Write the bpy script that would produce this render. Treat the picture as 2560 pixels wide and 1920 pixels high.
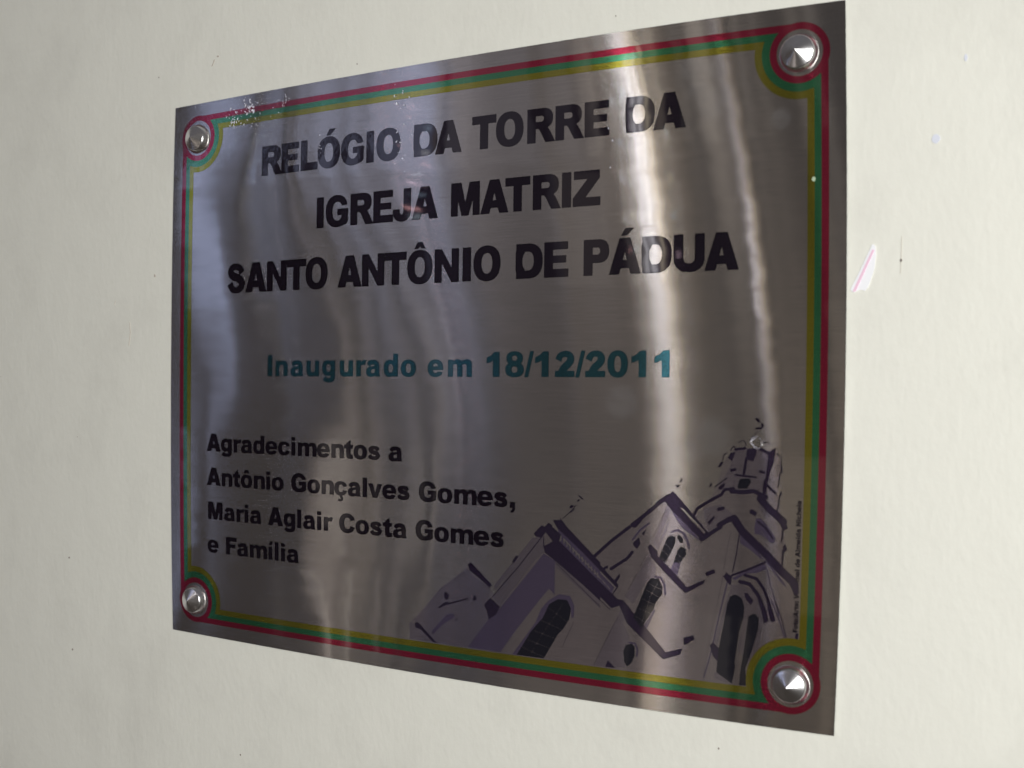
import bpy, math
import numpy as np
from mathutils import Matrix, Vector

for o in list(bpy.data.objects): bpy.data.objects.remove(o)
S = bpy.context.scene
COL = S.collection
W, H = 0.5320, 0.4200          # steel plaque, metres (5:4 format)

# ------------------------------------------------------------------ camera
cd = bpy.data.cameras.new("camera"); cam = bpy.data.objects.new("camera", cd); COL.objects.link(cam)
cd.sensor_width = 36.0; cd.lens = 18*2.167; cd.clip_start = 0.02; cd.clip_end = 100
cam.matrix_world = Matrix(((0.8678487, -0.0092096, 0.4967432, 0.6838844),
                           (0.4967636, -0.0000875, -0.8678859, -0.6437312),
                           (0.0080364, 0.9999576, 0.0044991, 0.2037532),
                           (0, 0, 0, 1)))
S.camera = cam
cd.dof.use_dof = True; cd.dof.focus_distance = 0.80; cd.dof.aperture_fstop = 9.0
S.render.resolution_x = 1024; S.render.resolution_y = 768
S.view_settings.view_transform = 'Standard'; S.view_settings.look = 'None'
S.view_settings.exposure = 0; S.view_settings.gamma = 1

# ------------------------------------------------------------------ light: a dim warm church interior
w = bpy.data.worlds.new("World"); S.world = w; w.use_nodes = True
bg = w.node_tree.nodes["Background"]
wt = w.node_tree; wc = wt.nodes.new('ShaderNodeTexCoord'); ws = wt.nodes.new('ShaderNodeSeparateXYZ'); wr = wt.nodes.new('ShaderNodeValToRGB'); wm = wt.nodes.new('ShaderNodeMapRange')
wt.links.new(wc.outputs['Generated'], ws.inputs[0]); wt.links.new(ws.outputs['Z'], wm.inputs[0]); wm.inputs[1].default_value = -1; wm.inputs[2].default_value = 1
wr.color_ramp.elements[0].color = (0.034, 0.028, 0.023, 1); wr.color_ramp.elements[1].color = (0.12, 0.115, 0.12, 1)
e_ = wr.color_ramp.elements.new(0.5); e_.color = (0.052, 0.043, 0.037, 1)          # floor, walls, pale ceiling
wt.links.new(wm.outputs[0], wr.inputs[0]); wt.links.new(wr.outputs[0], bg.inputs[0]); bg.inputs[1].default_value = 1.0

def area(name, loc, target, sx, sy, radiance, colour, roll=0.0):
    L = bpy.data.lights.new(name, 'AREA'); L.shape = 'RECTANGLE'; L.size = sx; L.size_y = sy
    L.color = colour; L.energy = radiance*sx*sy*math.pi     # radiance -> power
    o = bpy.data.objects.new(name, L); COL.objects.link(o)
    d = (Vector(target)-Vector(loc)).normalized()
    q = d.to_track_quat('-Z', 'Y')
    o.matrix_world = Matrix.Translation(loc) @ q.to_matrix().to_4x4() @ Matrix.Rotation(roll, 4, 'Z')
    return o
def rp(u, v, D):      # where, D metres out from the wall, stands what a flat plate shows at (u, v)
    return (u+(u-0.684)*D/0.644, -D, v+(v-0.204)*D/0.644)
CEN = (0.26, 0, 0.21)
def pane(name, u0, u1, v0, v1, D, rad, col, roll=0.0):
    a = rp(u0, v0, D); b = rp(u1, v1, D); c = [(a[i]+b[i])/2 for i in range(3)]
    # slight widening because the lamp is turned towards the plaque
    th = math.atan2(abs(c[0]-CEN[0]), D)
    return area(name, c, CEN, abs(b[0]-a[0])*math.cos(th), abs(b[2]-a[2]), rad, col, roll)

# broad daylight from an opening to the right of the camera: it lights the wall
area('daylight_opening', (1.45, -1.52, 0.27), (0.45, 0, 0.21), 0.85, 0.85, 15.0, (1.0, 0.992, 0.945))
# tall barred window, reflected as the bright sharp streak (two lights of panes and a lit reveal)
WV = [(0.268, 0.299), (0.303, 0.335), (0.339, 0.371), (0.375, 0.402)]
for v0, v1 in WV:
    pane('window_pane', 0.4240, 0.4264, v0, v1, 3.0, 10.5, (1.0, 0.97, 1.0), .0)
    pane('window_pane', 0.4286, 0.4314, v0, v1, 3.0, 10.5, (1.0, 0.97, 1.0), .0)
pane('window_reveal', 0.4342, 0.4362, 0.262, 0.405, 3.0, 7.5, (1.0, 0.86, 0.62))
# lamps added for the repeat image that the wavy sheet gives of that window
for v0, v1 in ((0.238, 0.256), (0.259, 0.277), (0.280, 0.298), (0.301, 0.316)):
    pane('repeat_lamp', 0.4922, 0.4942, v0, v1, 3.0, 6, (0.98, 0.93, 1.0))
pane('repeat_edge_lamp', 0.4958, 0.4970, 0.232, 0.325, 3.0, 4.5, (1.0, 0.82, 0.58))
# unseen strip lamps, added to make the soft streaks in the steel
STREAK_LAMPS = [(-0.132,-0.127,-0.22,-0.07,0.33,1),(-0.127,-0.121,-0.22,-0.07,0.67,1),(-0.121,-0.105,-0.22,-0.07,1.69,1),(0.225,0.231,-0.22,-0.07,0.56,5),(0.258,0.269,-0.22,-0.07,0.35,4),(0.275,0.368,-0.22,-0.07,0.41,4),(0.368,0.385,-0.22,-0.07,0.55,4),(0.407,0.412,-0.22,-0.07,1.9,5),(0.412,0.418,-0.22,-0.07,0.4,5),(0.418,0.423,-0.22,-0.07,1.11,5),(-0.039,-0.033,-0.06,0.06,0.45,1),(-0.033,-0.028,-0.06,0.06,1.22,1),(-0.028,-0.017,-0.06,0.06,1.9,1),(0.11,0.115,-0.06,0.06,0.2,5),(0.132,0.137,-0.06,0.06,1.03,4),(0.137,0.143,-0.06,0.06,1.63,4),(0.159,0.165,-0.06,0.06,0.43,5),(0.165,0.17,-0.06,0.06,1.47,5),(0.187,0.192,-0.06,0.06,0.74,4),(0.209,0.214,-0.06,0.06,0.2,5),(0.396,0.401,-0.06,0.06,0.22,5),(0.412,0.423,-0.06,0.06,1.58,6),(0.423,0.429,-0.06,0.06,0.51,5),(0.445,0.451,-0.06,0.06,0.21,5),(0.451,0.467,-0.06,0.06,0.39,5),(0.473,0.478,-0.06,0.06,0.35,6),(0.522,0.528,-0.06,0.06,0.37,6),(0.016,0.022,0.07,0.16,1.39,1),(0.154,0.159,0.07,0.16,1.05,5),(0.165,0.17,0.07,0.16,0.37,5),(0.181,0.187,0.07,0.16,0.37,4),(0.209,0.22,0.07,0.16,0.34,5),(0.231,0.236,0.07,0.16,0.52,5),(0.418,0.423,0.07,0.16,0.44,5),(0.5,0.528,0.07,0.16,0.41,6),(0.533,0.539,0.07,0.16,0.26,6),(0.539,0.55,0.07,0.16,0.46,5),(0.236,0.242,0.17,0.25,0.24,4),(0.242,0.264,0.17,0.25,0.37,3),(0.533,0.544,0.17,0.25,0.21,6),(0.033,0.038,0.26,0.34,0.69,1),(0.038,0.055,0.26,0.34,1.56,1),(0.253,0.258,0.26,0.34,0.47,2),(0.363,0.368,0.26,0.34,0.23,3),(0.368,0.401,0.26,0.34,0.35,4),(0.412,0.418,0.26,0.34,0.64,5),(0.418,0.423,0.26,0.34,1.2,5),(-0.0,0.005,0.35,0.5,0.22,1),(0.016,0.038,0.35,0.5,1.9,1),(0.082,0.088,0.35,0.5,0.78,1),(0.088,0.099,0.35,0.5,1.9,1),(0.11,0.115,0.35,0.5,1.65,2),(0.143,0.148,0.35,0.5,1.61,2),(0.165,0.176,0.35,0.5,1.73,2),(0.176,0.181,0.35,0.5,0.26,2),(0.187,0.198,0.35,0.5,1.9,2),(0.198,0.203,0.35,0.5,0.55,2),(0.214,0.231,0.35,0.5,1.41,2),(0.236,0.242,0.35,0.5,0.24,2),(0.242,0.275,0.35,0.5,1.58,2),(0.275,0.28,0.35,0.5,0.74,4),(0.286,0.308,0.35,0.5,0.7,3),(0.308,0.357,0.35,0.5,0.33,3),(0.368,0.385,0.35,0.5,0.28,3),(0.39,0.396,0.35,0.5,0.55,4),(0.396,0.401,0.35,0.5,1.01,4),(0.434,0.44,0.35,0.5,0.67,5),(0.44,0.445,0.35,0.5,1.33,6),(0.456,0.462,0.35,0.5,0.39,5),(0.467,0.478,0.35,0.5,0.87,5),(0.495,0.5,0.35,0.5,0.43,5),(0.506,0.511,0.35,0.5,0.25,5),(0.528,0.533,0.35,0.5,0.22,5),(0.539,0.544,0.35,0.5,0.26,5)]

TINT = {1: (.54, .64, 1), 2: (.62, .69, 1), 3: (.92, .88, 1), 4: (1, .88, .80), 5: (1, .90, .80), 6: (1, .84, .66)}
for a, b, v0, v1, r, c in STREAK_LAMPS: pane('streak_lamp', a, b, v0, v1, 3.0, r, TINT[c])
# stained glass, far off: small coloured quarries
PAL = [(1, .98, .95), (1, .5, .5), (.6, .8, 1), (.75, .92, 1), (1, .6, .45), (.85, .88, 1), (1, .7, .85), (1, .9, .6)]
rg = np.random.default_rng(11)
for i in range(11):
    u_, v_ = .262+rg.uniform(-.008, .010), .315+i*.008+rg.uniform(-.002, .002); s_ = rg.uniform(.0005, .0012)
    pane('stained_glass_quarry', u_-s_, u_+s_, v_-s_*2.2, v_+s_*2.2, 3.0, rg.uniform(7, 16), PAL[int(rg.integers(8))], rg.uniform(0, 3))
for i in range(14):
    u_, v_ = (.4135, .4195, .4465)[i % 3]+rg.uniform(-.001, .001), .285+(i//3)*.024+rg.uniform(-.004, .004); s_ = rg.uniform(.0003, .0006)
    pane('stained_glass_quarry', u_-s_, u_+s_, v_-s_*6, v_+s_*6, 3.0, rg.uniform(7, 15), PAL[int(rg.integers(8))], rg.uniform(-.3, .3))
for a, b in ((.066, .410), (.080, .402), (.096, .408), (.074, .392)):  # small lamps added to make sparkles in the crinkled film
    pane('glint_lamp', a, a+.0024, b, b+.0030, 3.0, 22, (.95, .96, 1))


# ------------------------------------------------------------------ node helpers
def new_mat(name):
    m = bpy.data.materials.new(name); m.use_nodes = True
    nt = m.node_tree
    for n in list(nt.nodes): nt.nodes.remove(n)
    return m, nt
def N(nt, t, **kw):
    n = nt.nodes.new(t)
    for k, v in kw.items():
        if k.startswith('i_'): n.inputs[k[2:].replace('_', ' ')].default_value = v
        elif k.startswith('n'): n.inputs[int(k[1:])].default_value = v
        else: setattr(n, k, v)
    return n
def brushed(name, col, grain=0.12, coat=0.0009, rough=0.1480, diff=None, smudges=None):
    """metal brushed along X under clear lacquer; normals come from the sheet's measured waviness"""
    m, nt = new_mat(name); L = nt.links.new
    tc = N(nt, 'ShaderNodeTexCoord')
    at = N(nt, 'ShaderNodeAttribute', attribute_name='wave')
    mp = N(nt, 'ShaderNodeMapping'); mp.inputs['Scale'].default_value = (70, 1, 3000); L(tc.outputs['Object'], mp.inputs['Vector'])
    n1 = N(nt, 'ShaderNodeTexNoise'); n1.inputs['Scale'].default_value = 1; n1.inputs['Detail'].default_value = 3; L(mp.outputs[0], n1.inputs['Vector'])
    mp2 = N(nt, 'ShaderNodeMapping'); mp2.inputs['Scale'].default_value = (24, 1, 1300); L(tc.outputs['Object'], mp2.inputs['Vector'])
    n2 = N(nt, 'ShaderNodeTexNoise'); n2.inputs['Scale'].default_value = 1; n2.inputs['Detail'].default_value = 2; L(mp2.outputs[0], n2.inputs['Vector'])
    ad = N(nt, 'ShaderNodeMath', operation='ADD'); L(n1.outputs[0], ad.inputs[0]); L(n2.outputs[0], ad.inputs[1])
    mr = N(nt, 'ShaderNodeMapRange'); mr.inputs[1].default_value = 0.7; mr.inputs[2].default_value = 1.3
    mr.inputs[3].default_value = 1-grain; mr.inputs[4].default_value = 1+grain*0.6; L(ad.outputs[0], mr.inputs[0])
    cm = N(nt, 'ShaderNodeVectorMath', operation='SCALE'); cm.inputs[0].default_value = col; L(mr.outputs[0], cm.inputs['Scale'])
    tg = N(nt, 'ShaderNodeCombineXYZ'); tg.inputs[0].default_value = 1
    g = N(nt, 'ShaderNodeBsdfAnisotropic', distribution='GGX'); g.inputs['Roughness'].default_value = rough
    g.inputs['Anisotropy'].default_value = ANISO
    L(cm.outputs[0], g.inputs['Color']); L(at.outputs['Vector'], g.inputs['Normal']); L(tg.outputs[0], g.inputs['Tangent'])
    # lacquer: sharp, faintly rippled
    n3 = N(nt, 'ShaderNodeTexNoise'); n3.inputs['Scale'].default_value = 55; n3.inputs['Detail'].default_value = 2; n3.inputs['Roughness'].default_value = .45
    mp3 = N(nt, 'ShaderNodeMapping'); mp3.inputs['Scale'].default_value = (1.0, 1, 0.55); L(tc.outputs['Object'], mp3.inputs['Vector']); L(mp3.outputs[0], n3.inputs['Vector'])
    b2 = N(nt, 'ShaderNodeBump'); b2.inputs['Strength'].default_value = 1; b2.inputs['Distance'].default_value = 0.000018
    L(n3.outputs[0], b2.inputs['Height']); L(at.outputs['Vector'], b2.inputs['Normal'])
    # crinkled patch of film near the upper left corner
    n4 = N(nt, 'ShaderNodeTexNoise'); n4.inputs['Scale'].default_value = 130; n4.inputs['Detail'].default_value = 3; n4.inputs['Distortion'].default_value = 1.2; L(tc.outputs['Object'], n4.inputs['Vector'])
    sp = N(nt, 'ShaderNodeSeparateXYZ'); L(tc.outputs['Object'], sp.inputs[0])
    k1 = N(nt, 'ShaderNodeMapRange', interpolation_type='SMOOTHSTEP'); L(sp.outputs['Z'], k1.inputs[0]); k1.inputs[1].default_value = .355; k1.inputs[2].default_value = .405
    k2 = N(nt, 'ShaderNodeMapRange', interpolation_type='SMOOTHSTEP'); L(sp.outputs['X'], k2.inputs[0]); k2.inputs[1].default_value = .24; k2.inputs[2].default_value = .15
    kk = N(nt, 'ShaderNodeMath', operation='MULTIPLY'); L(k1.outputs[0], kk.inputs[0]); L(k2.outputs[0], kk.inputs[1])
    b3 = N(nt, 'ShaderNodeBump'); b3.inputs['Distance'].default_value = 0.00028
    L(kk.outputs[0], b3.inputs['Strength']); L(n4.outputs[0], b3.inputs['Height']); L(b2.outputs[0], b3.inputs['Normal'])
    c = N(nt, 'ShaderNodeBsdfAnisotropic', distribution='GGX'); c.inputs['Roughness'].default_value = math.sqrt(coat); c.inputs['Color'].default_value = (1, 1, 1, 1)
    L(b3.outputs[0], c.inputs['Normal'])
    fr = N(nt, 'ShaderNodeFresnel'); fr.inputs['IOR'].default_value = 1.5; L(b3.outputs[0], fr.inputs['Normal'])
    base = g
    if smudges:
        acc = None
        for sx_, sz_, sr_ in smudges:
            ds = N(nt, 'ShaderNodeVectorMath', operation='DISTANCE'); ds.inputs[1].default_value = (sx_, -.005, sz_); L(tc.outputs['Object'], ds.inputs[0])
            ms = N(nt, 'ShaderNodeMapRange', interpolation_type='SMOOTHSTEP'); ms.inputs[1].default_value = sr_; ms.inputs[2].default_value = sr_*.45; L(ds.outputs['Value'], ms.inputs[0])
            if acc is None: acc = ms.outputs[0]
            else:
                mxm = N(nt, 'ShaderNodeMath', operation='MAXIMUM'); L(acc, mxm.inputs[0]); L(ms.outputs[0], mxm.inputs[1]); acc = mxm.outputs[0]
        nz = N(nt, 'ShaderNodeTexNoise'); nz.inputs['Scale'].default_value = 160; nz.inputs['Detail'].default_value = 4; L(tc.outputs['Object'], nz.inputs['Vector'])
        m1 = N(nt, 'ShaderNodeMath', operation='MULTIPLY'); L(acc, m1.inputs[0]); L(nz.outputs[0], m1.inputs[1])
        m2 = N(nt, 'ShaderNodeMath', operation='MULTIPLY_ADD'); L(m1.outputs[0], m2.inputs[0]); m2.inputs[1].default_value = 0.13; m2.inputs[2].default_value = diff[3]
    if diff:
        df = N(nt, 'ShaderNodeBsdfDiffuse'); df.inputs['Color'].default_value = (*diff[:3], 1)
        mx = N(nt, 'ShaderNodeMixShader'); mx.inputs[0].default_value = diff[3]
        if smudges: L(m2.outputs[0], mx.inputs[0])
        L(g.outputs[0], mx.inputs[1]); L(df.outputs[0], mx.inputs[2]); base = mx
    cw = N(nt, 'ShaderNodeMath', operation='MULTIPLY'); cw.inputs[1].default_value = 0.78; L(fr.outputs[0], cw.inputs[0])
    mx2 = N(nt, 'ShaderNodeMixShader'); L(cw.outputs[0], mx2.inputs[0]); L(base.outputs[0], mx2.inputs[1]); L(c.outputs[0], mx2.inputs[2])
    out = N(nt, 'ShaderNodeOutputMaterial'); L(mx2.outputs[0], out.inputs[0])
    return m
ANISO = 0.872

M_STEEL = brushed('brushed_steel', (0.52, 0.495, 0.475), diff=(0.36, 0.36, 0.39, 0.03), smudges=[(0.443, .394, .011), (0.456, .391, .008), (0.446, .380, .009), (0.455, .371, .013), (0.497, .357, .008), (0.456, .170, .015), (0.442, .162, .012), (0.398, .190, .014), (0.085, .288, .006)])
M_BLACK = brushed('black_ink', (0.026, 0.018, 0.030), grain=.1, diff=(0.012, 0.009, 0.016, 0.5))
M_TEAL = brushed('teal_ink', (0.055, 0.175, 0.215), grain=.12, diff=(0.02, 0.10, 0.13, 0.05))
M_RED = brushed('red_ink', (0.40, 0.038, 0.078), grain=.12, diff=(0.50, 0.03, 0.10, 0.08))
M_GREEN = brushed('green_ink', (0.09, 0.33, 0.17), grain=.15, diff=(0.03, 0.25, 0.11, 0.08))
M_YELLOW = brushed('yellow_ink', (0.37, 0.345, 0.05), grain=.12, diff=(0.32, 0.30, 0.03, 0.06))
M_WASH = brushed('pale_lilac_ink', (0.375, 0.34, 0.405), diff=(0.25, 0.23, 0.28, 0.05))
M_BODY = brushed('faint_lilac_ink', (0.46, 0.425, 0.455), diff=(0.3, 0.28, 0.32, 0.03))
M_SHADE = brushed('grey_violet_ink', (0.21, 0.18, 0.27), grain=.15, diff=(0.10, 0.08, 0.15, 0.2))
M_LINE = brushed('dark_violet_ink', (0.070, 0.054, 0.095), grain=.1, diff=(0.025, 0.018, 0.04, 0.4))
M_GLASS = brushed('blue_black_ink', (0.05, 0.05, 0.065), grain=.1, diff=(0.012, 0.012, 0.02, 0.5))

def plain(name, col, rough, metal=0.0, coat=0.0):
    m, nt = new_mat(name)
    p = N(nt, 'ShaderNodeBsdfPrincipled'); p.inputs['Base Color'].default_value = (*col, 1)
    p.inputs['Roughness'].default_value = rough; p.inputs['Metallic'].default_value = metal; p.inputs['Coat Weight'].default_value = coat
    out = N(nt, 'ShaderNodeOutputMaterial'); nt.links.new(p.outputs[0], out.inputs[0])
    return m, nt, p

# ------------------------------------------------------------------ the sheet's surface
WARP = [[2.4525, -0.1026], [0.5006, 4.8526], [-1.4972, 0.6063], [-0.0017, -1.9776], [0.2667, -0.0178], [-0.0002, -0.0256], [4.4619, 0.8279], [0.9114, 0.8615], [-2.4478, -0.0995], [-0.0252, -0.4971], [0.0394, 0.0036], [-0.2854, -0.1172], [-0.08, -2.4275], [1.3703, -0.0578], [-0.001, -0.8043], [-2.7927, -0.0402], [-0.0438, -0.5756], [-1.032, 0.0013], [-0.4869, -0.0035], [-0.0015, -0.0265], [-0.1317, 0.0023]]
def bulge(u, v):   # height of the sheet over the wall
    return 0.0032+0.003*np.sin(np.pi*np.clip(u/W, 0, 1))*np.sin(np.pi*np.clip(v/H, 0, 1))
def sheet(u, v, lift=0.0):
    """flat artwork coordinates (metres) -> world points on the slightly bowed sheet"""
    a = u/W*2-1; b = v/H*2-1; du = 0; dv = 0; k = 0
    for i in range(6):
        for j in range(6-i):
            t = a**i*b**j; du = du+WARP[k][0]*1e-3*t; dv = dv+WARP[k][1]*1e-3*t; k += 1
    return np.stack([u+du, -(bulge(u, v)+lift), v+dv], -1)
def drift(v):      # how far the folds wander sideways with height (metres)
    return 0.038*np.clip((v-0.10)/0.32, 0, 1.3)**1.5
# measured lines of the soft folds in the thin sheet: height rows, position of each fold, rest position
FOLD_V = [0.01, 0.05, 0.09, 0.13, 0.17, 0.21, 0.25, 0.29, 0.33, 0.37, 0.41]
FOLD_U = [[0.0708, 0.0713, 0.0698, 0.0656, 0.0676, 0.0725, 0.0676, 0.0589, 0.0524, 0.0707, 0.0995], [0.1163, 0.1166, 0.1136, 0.113, 0.1129, 0.1081, 0.0999, 0.0945, 0.0889, 0.0944, 0.1116], [0.161, 0.1572, 0.1546, 0.1491, 0.1437, 0.1378, 0.1356, 0.125, 0.1121, 0.1124, 0.1243], [0.1814, 0.1791, 0.1805, 0.185, 0.1837, 0.1756, 0.167, 0.1509, 0.1329, 0.1274, 0.1399], [0.2065, 0.2054, 0.2059, 0.2098, 0.2045, 0.1963, 0.1886, 0.1725, 0.1536, 0.1469, 0.1551], [0.2308, 0.2308, 0.2337, 0.2402, 0.2349, 0.2237, 0.2133, 0.1957, 0.1733, 0.1702, 0.1773], [0.2642, 0.2641, 0.2656, 0.2695, 0.266, 0.2579, 0.2409, 0.2215, 0.1996, 0.1926, 0.1989], [0.2835, 0.2834, 0.2839, 0.2856, 0.2822, 0.2738, 0.263, 0.2506, 0.2263, 0.219, 0.2233], [0.3085, 0.3084, 0.3079, 0.3098, 0.307, 0.2972, 0.2866, 0.2716, 0.2565, 0.2416, 0.2452]]
FOLD_E = [0.0706, 0.1064, 0.1369, 0.1638, 0.1857, 0.2116, 0.2407, 0.2619, 0.2861]
def _fold_table():
    vv = np.linspace(-0.02, 0.44, 93); uu = np.linspace(-0.02, 0.56, 233); tab = np.zeros((93, 233))
    for j, v in enumerate(vv):
        U_ = np.array([np.interp(v, FOLD_V, r) for r in FOLD_U]); sh = np.array(FOLD_E)-U_
        d = 0.038*np.clip((v-0.10)/0.32, 0, 1.3)**1.5
        xs = np.concatenate([[-0.03, 0.0], U_, [0.36, 0.38, 0.60]]); ys = np.concatenate([[sh[0]*.6, sh[0]*.9], sh, [d, d, d]])
        tab[j] = np.interp(uu, xs, ys)
    for ax_, n_ in ((0, 4), (1, 3)):
        for _ in range(n_):
            p_ = np.pad(tab, [(1, 1) if a == ax_ else (0, 0) for a in (0, 1)], mode='edge')
            tab = (p_[:-2]+2*p_[1:-1]+p_[2:])/4 if ax_ == 0 else (p_[:, :-2]+2*p_[:, 1:-1]+p_[:, 2:])/4
    return tab
FOLDS = _fold_table()
BUCKLE = [[-2,-5,-9,-6,17,27,39,55,50,6,-100,-174,-12,36,11,20,49,12,26,44,62,72,73,61,32,13,2,0,0,0,0,0,0,0,0,0,0],[0,-5,-14,-20,28,28,38,75,85,59,25,-45,17,38,-14,14,82,-24,29,48,72,84,89,68,33,12,2,0,0,0,0,0,0,0,0,0,0],[5,-2,-22,-74,74,28,25,79,100,116,200,151,-29,-52,-50,15,47,-96,83,71,87,101,94,69,32,12,2,0,0,0,0,0,0,0,0,0,0],[17,9,-13,-87,113,23,23,66,56,101,200,175,39,-63,-49,10,13,-116,64,52,101,133,111,71,30,11,1,0,0,0,0,0,0,0,0,0,0],[35,29,4,-8,200,164,130,72,-45,-57,159,123,60,-77,-19,-31,-33,-7,18,53,119,142,112,75,35,13,1,0,0,0,0,0,0,0,0,0,0],[59,66,66,-30,10,-118,34,55,-104,-161,28,-29,-112,-112,-7,-28,-58,24,-78,35,102,111,92,72,41,16,2,0,0,0,0,0,0,0,0,0,0],[83,113,200,135,-1,-137,40,29,-183,-52,92,-53,-185,-11,-23,23,-30,-43,-32,45,78,74,60,60,48,21,3,0,0,0,0,0,0,0,0,0,0],[93,125,200,128,-100,-66,93,83,-152,-33,26,-70,-1,-102,-120,-39,70,-20,41,82,89,67,52,44,30,14,2,0,0,0,0,0,0,0,0,0,0],[88,103,117,-25,-176,-20,51,5,-86,38,64,-80,-52,-41,12,-4,-4,-88,55,64,39,31,31,26,17,7,1,0,0,0,0,0,0,0,0,0,0],[79,90,120,32,-38,-63,31,-7,-143,51,200,45,91,104,94,-23,43,-71,-26,7,9,9,13,18,16,10,3,0,0,0,0,0,0,0,0,0,0],[69,72,74,19,-55,-200,-185,92,-179,171,200,122,21,152,144,-16,41,-144,-154,-92,-45,-18,-1,11,12,9,3,0,0,0,0,0,0,0,0,0,0],[62,60,47,0,-76,-200,-184,19,-67,137,200,135,25,78,16,-7,-16,-130,-176,-118,-63,-28,-7,7,10,7,1,0,0,0,0,0,0,0,0,0,0]]

def _lookup(t, u, v, u0, du, v0, dv):
    a = np.clip((u-u0)/du, 0, t.shape[1]-1.001); b = np.clip((v-v0)/dv, 0, t.shape[0]-1.001); i = a.astype(int); j = b.astype(int); fa = a-i; fb = b-j
    return (t[j, i]*(1-fa)+t[j, i+1]*fa)*(1-fb)+(t[j+1, i]*(1-fa)+t[j+1, i+1]*fa)*fb
def _refine(t, n):     # bilinear upsampling followed by smoothing, so that the buckles have no kinks
    V_, U_ = np.meshgrid(np.linspace(0, t.shape[0]-1, (t.shape[0]-1)*n+1), np.linspace(0, t.shape[1]-1, (t.shape[1]-1)*n+1), indexing='ij')
    f = _lookup(t, U_, V_, 0, 1, 0, 1)
    for _ in range(5):
        p_ = np.pad(f, 1, mode='edge'); f = (p_[:-2, 1:-1]+p_[2:, 1:-1]+p_[1:-1, :-2]+p_[1:-1, 2:]+2*p_[1:-1, 1:-1])/6
    return f
BUCK = _refine(np.array(BUCKLE)*1e-4, 5)
def wave(u, v):    # outward normal of the slightly buckled sheet
    k = 0.644/((0.684-u)**2+0.4147)                        # how fast the mirrored view turns along the sheet
    a = np.clip((u+0.02)/0.0025, 0, 231.999); b = np.clip((v+0.02)/0.005, 0, 91.999); i = a.astype(int); j = b.astype(int); fa = a-i; fb = b-j
    shift = (FOLDS[j, i]*(1-fa)+FOLDS[j, i+1]*fa)*(1-fb)+(FOLDS[j+1, i]*(1-fa)+FOLDS[j+1, i+1]*fa)*fb
    shift = shift+_lookup(BUCK, u, v, -0.01, 0.54/180, 0.0, 0.42/55)
    s = 0.5*k*shift
    s = s+0.0005*np.sin(2*np.pi*v/0.031+40*u)+0.0004*np.sin(2*np.pi*v/0.0135+25*u+1)
    z = 0.004*np.sin(2*np.pi*v/0.19+8*u)
    n = np.stack([s, -np.ones_like(s), z], -1); return n/np.linalg.norm(n, axis=-1, keepdims=True)


def mesh_obj(name, verts, faces, mat, parent=None, smooth=False):
    me = bpy.data.meshes.new(name); me.from_pydata([tuple(p) for p in verts], [], faces); me.update()
    if mat: me.materials.append(mat)
    if smooth: me.polygons.foreach_set('use_smooth', [True]*len(me.polygons))
    o = bpy.data.objects.new(name, me); COL.objects.link(o)
    if parent: o.parent = parent
    return o
def add_wave(o, uv):
    at = o.data.attributes.new('wave', 'FLOAT_VECTOR', 'POINT')
    at.data.foreach_set('vector', np.ascontiguousarray(wave(uv[:, 0], uv[:, 1]), dtype=np.float32).ravel())

# ------------------------------------------------------------------ artwork regions -> meshes (marching squares)
def poly_sd(P, X, Y):
    """signed distance (negative inside) to a polygon"""
    P = np.asarray(P, float); Q = np.roll(P, -1, 0)
    d2 = np.full(X.shape, 1e18); ins = np.zeros(X.shape, bool)
    for (x0, y0), (x1, y1) in zip(P, Q):
        ex, ey = x1-x0, y1-y0; L2 = ex*ex+ey*ey
        if L2 < 1e-18: continue
        wx, wy = X-x0, Y-y0; t = np.clip((wx*ex+wy*ey)/L2, 0, 1)
        d2 = np.minimum(d2, (wx-ex*t)**2+(wy-ey*t)**2)
        if y0 != y1:
            c = ((Y >= y0) != (Y >= y1)) & (X < (x1-x0)*(Y-y0)/(y1-y0)+x0); ins ^= c
    d = np.sqrt(d2); return np.where(ins, -d, d)
def line_sd(P, w, X, Y):
    d2 = np.full(X.shape, 1e18)
    for (x0, y0), (x1, y1) in zip(P[:-1], P[1:]):
        ex, ey = x1-x0, y1-y0; L2 = max(ex*ex+ey*ey, 1e-18)
        wx, wy = X-x0, Y-y0; t = np.clip((wx*ex+wy*ey)/L2, 0, 1)
        d2 = np.minimum(d2, (wx-ex*t)**2+(wy-ey*t)**2)
    return np.sqrt(d2)-w/2
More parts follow.
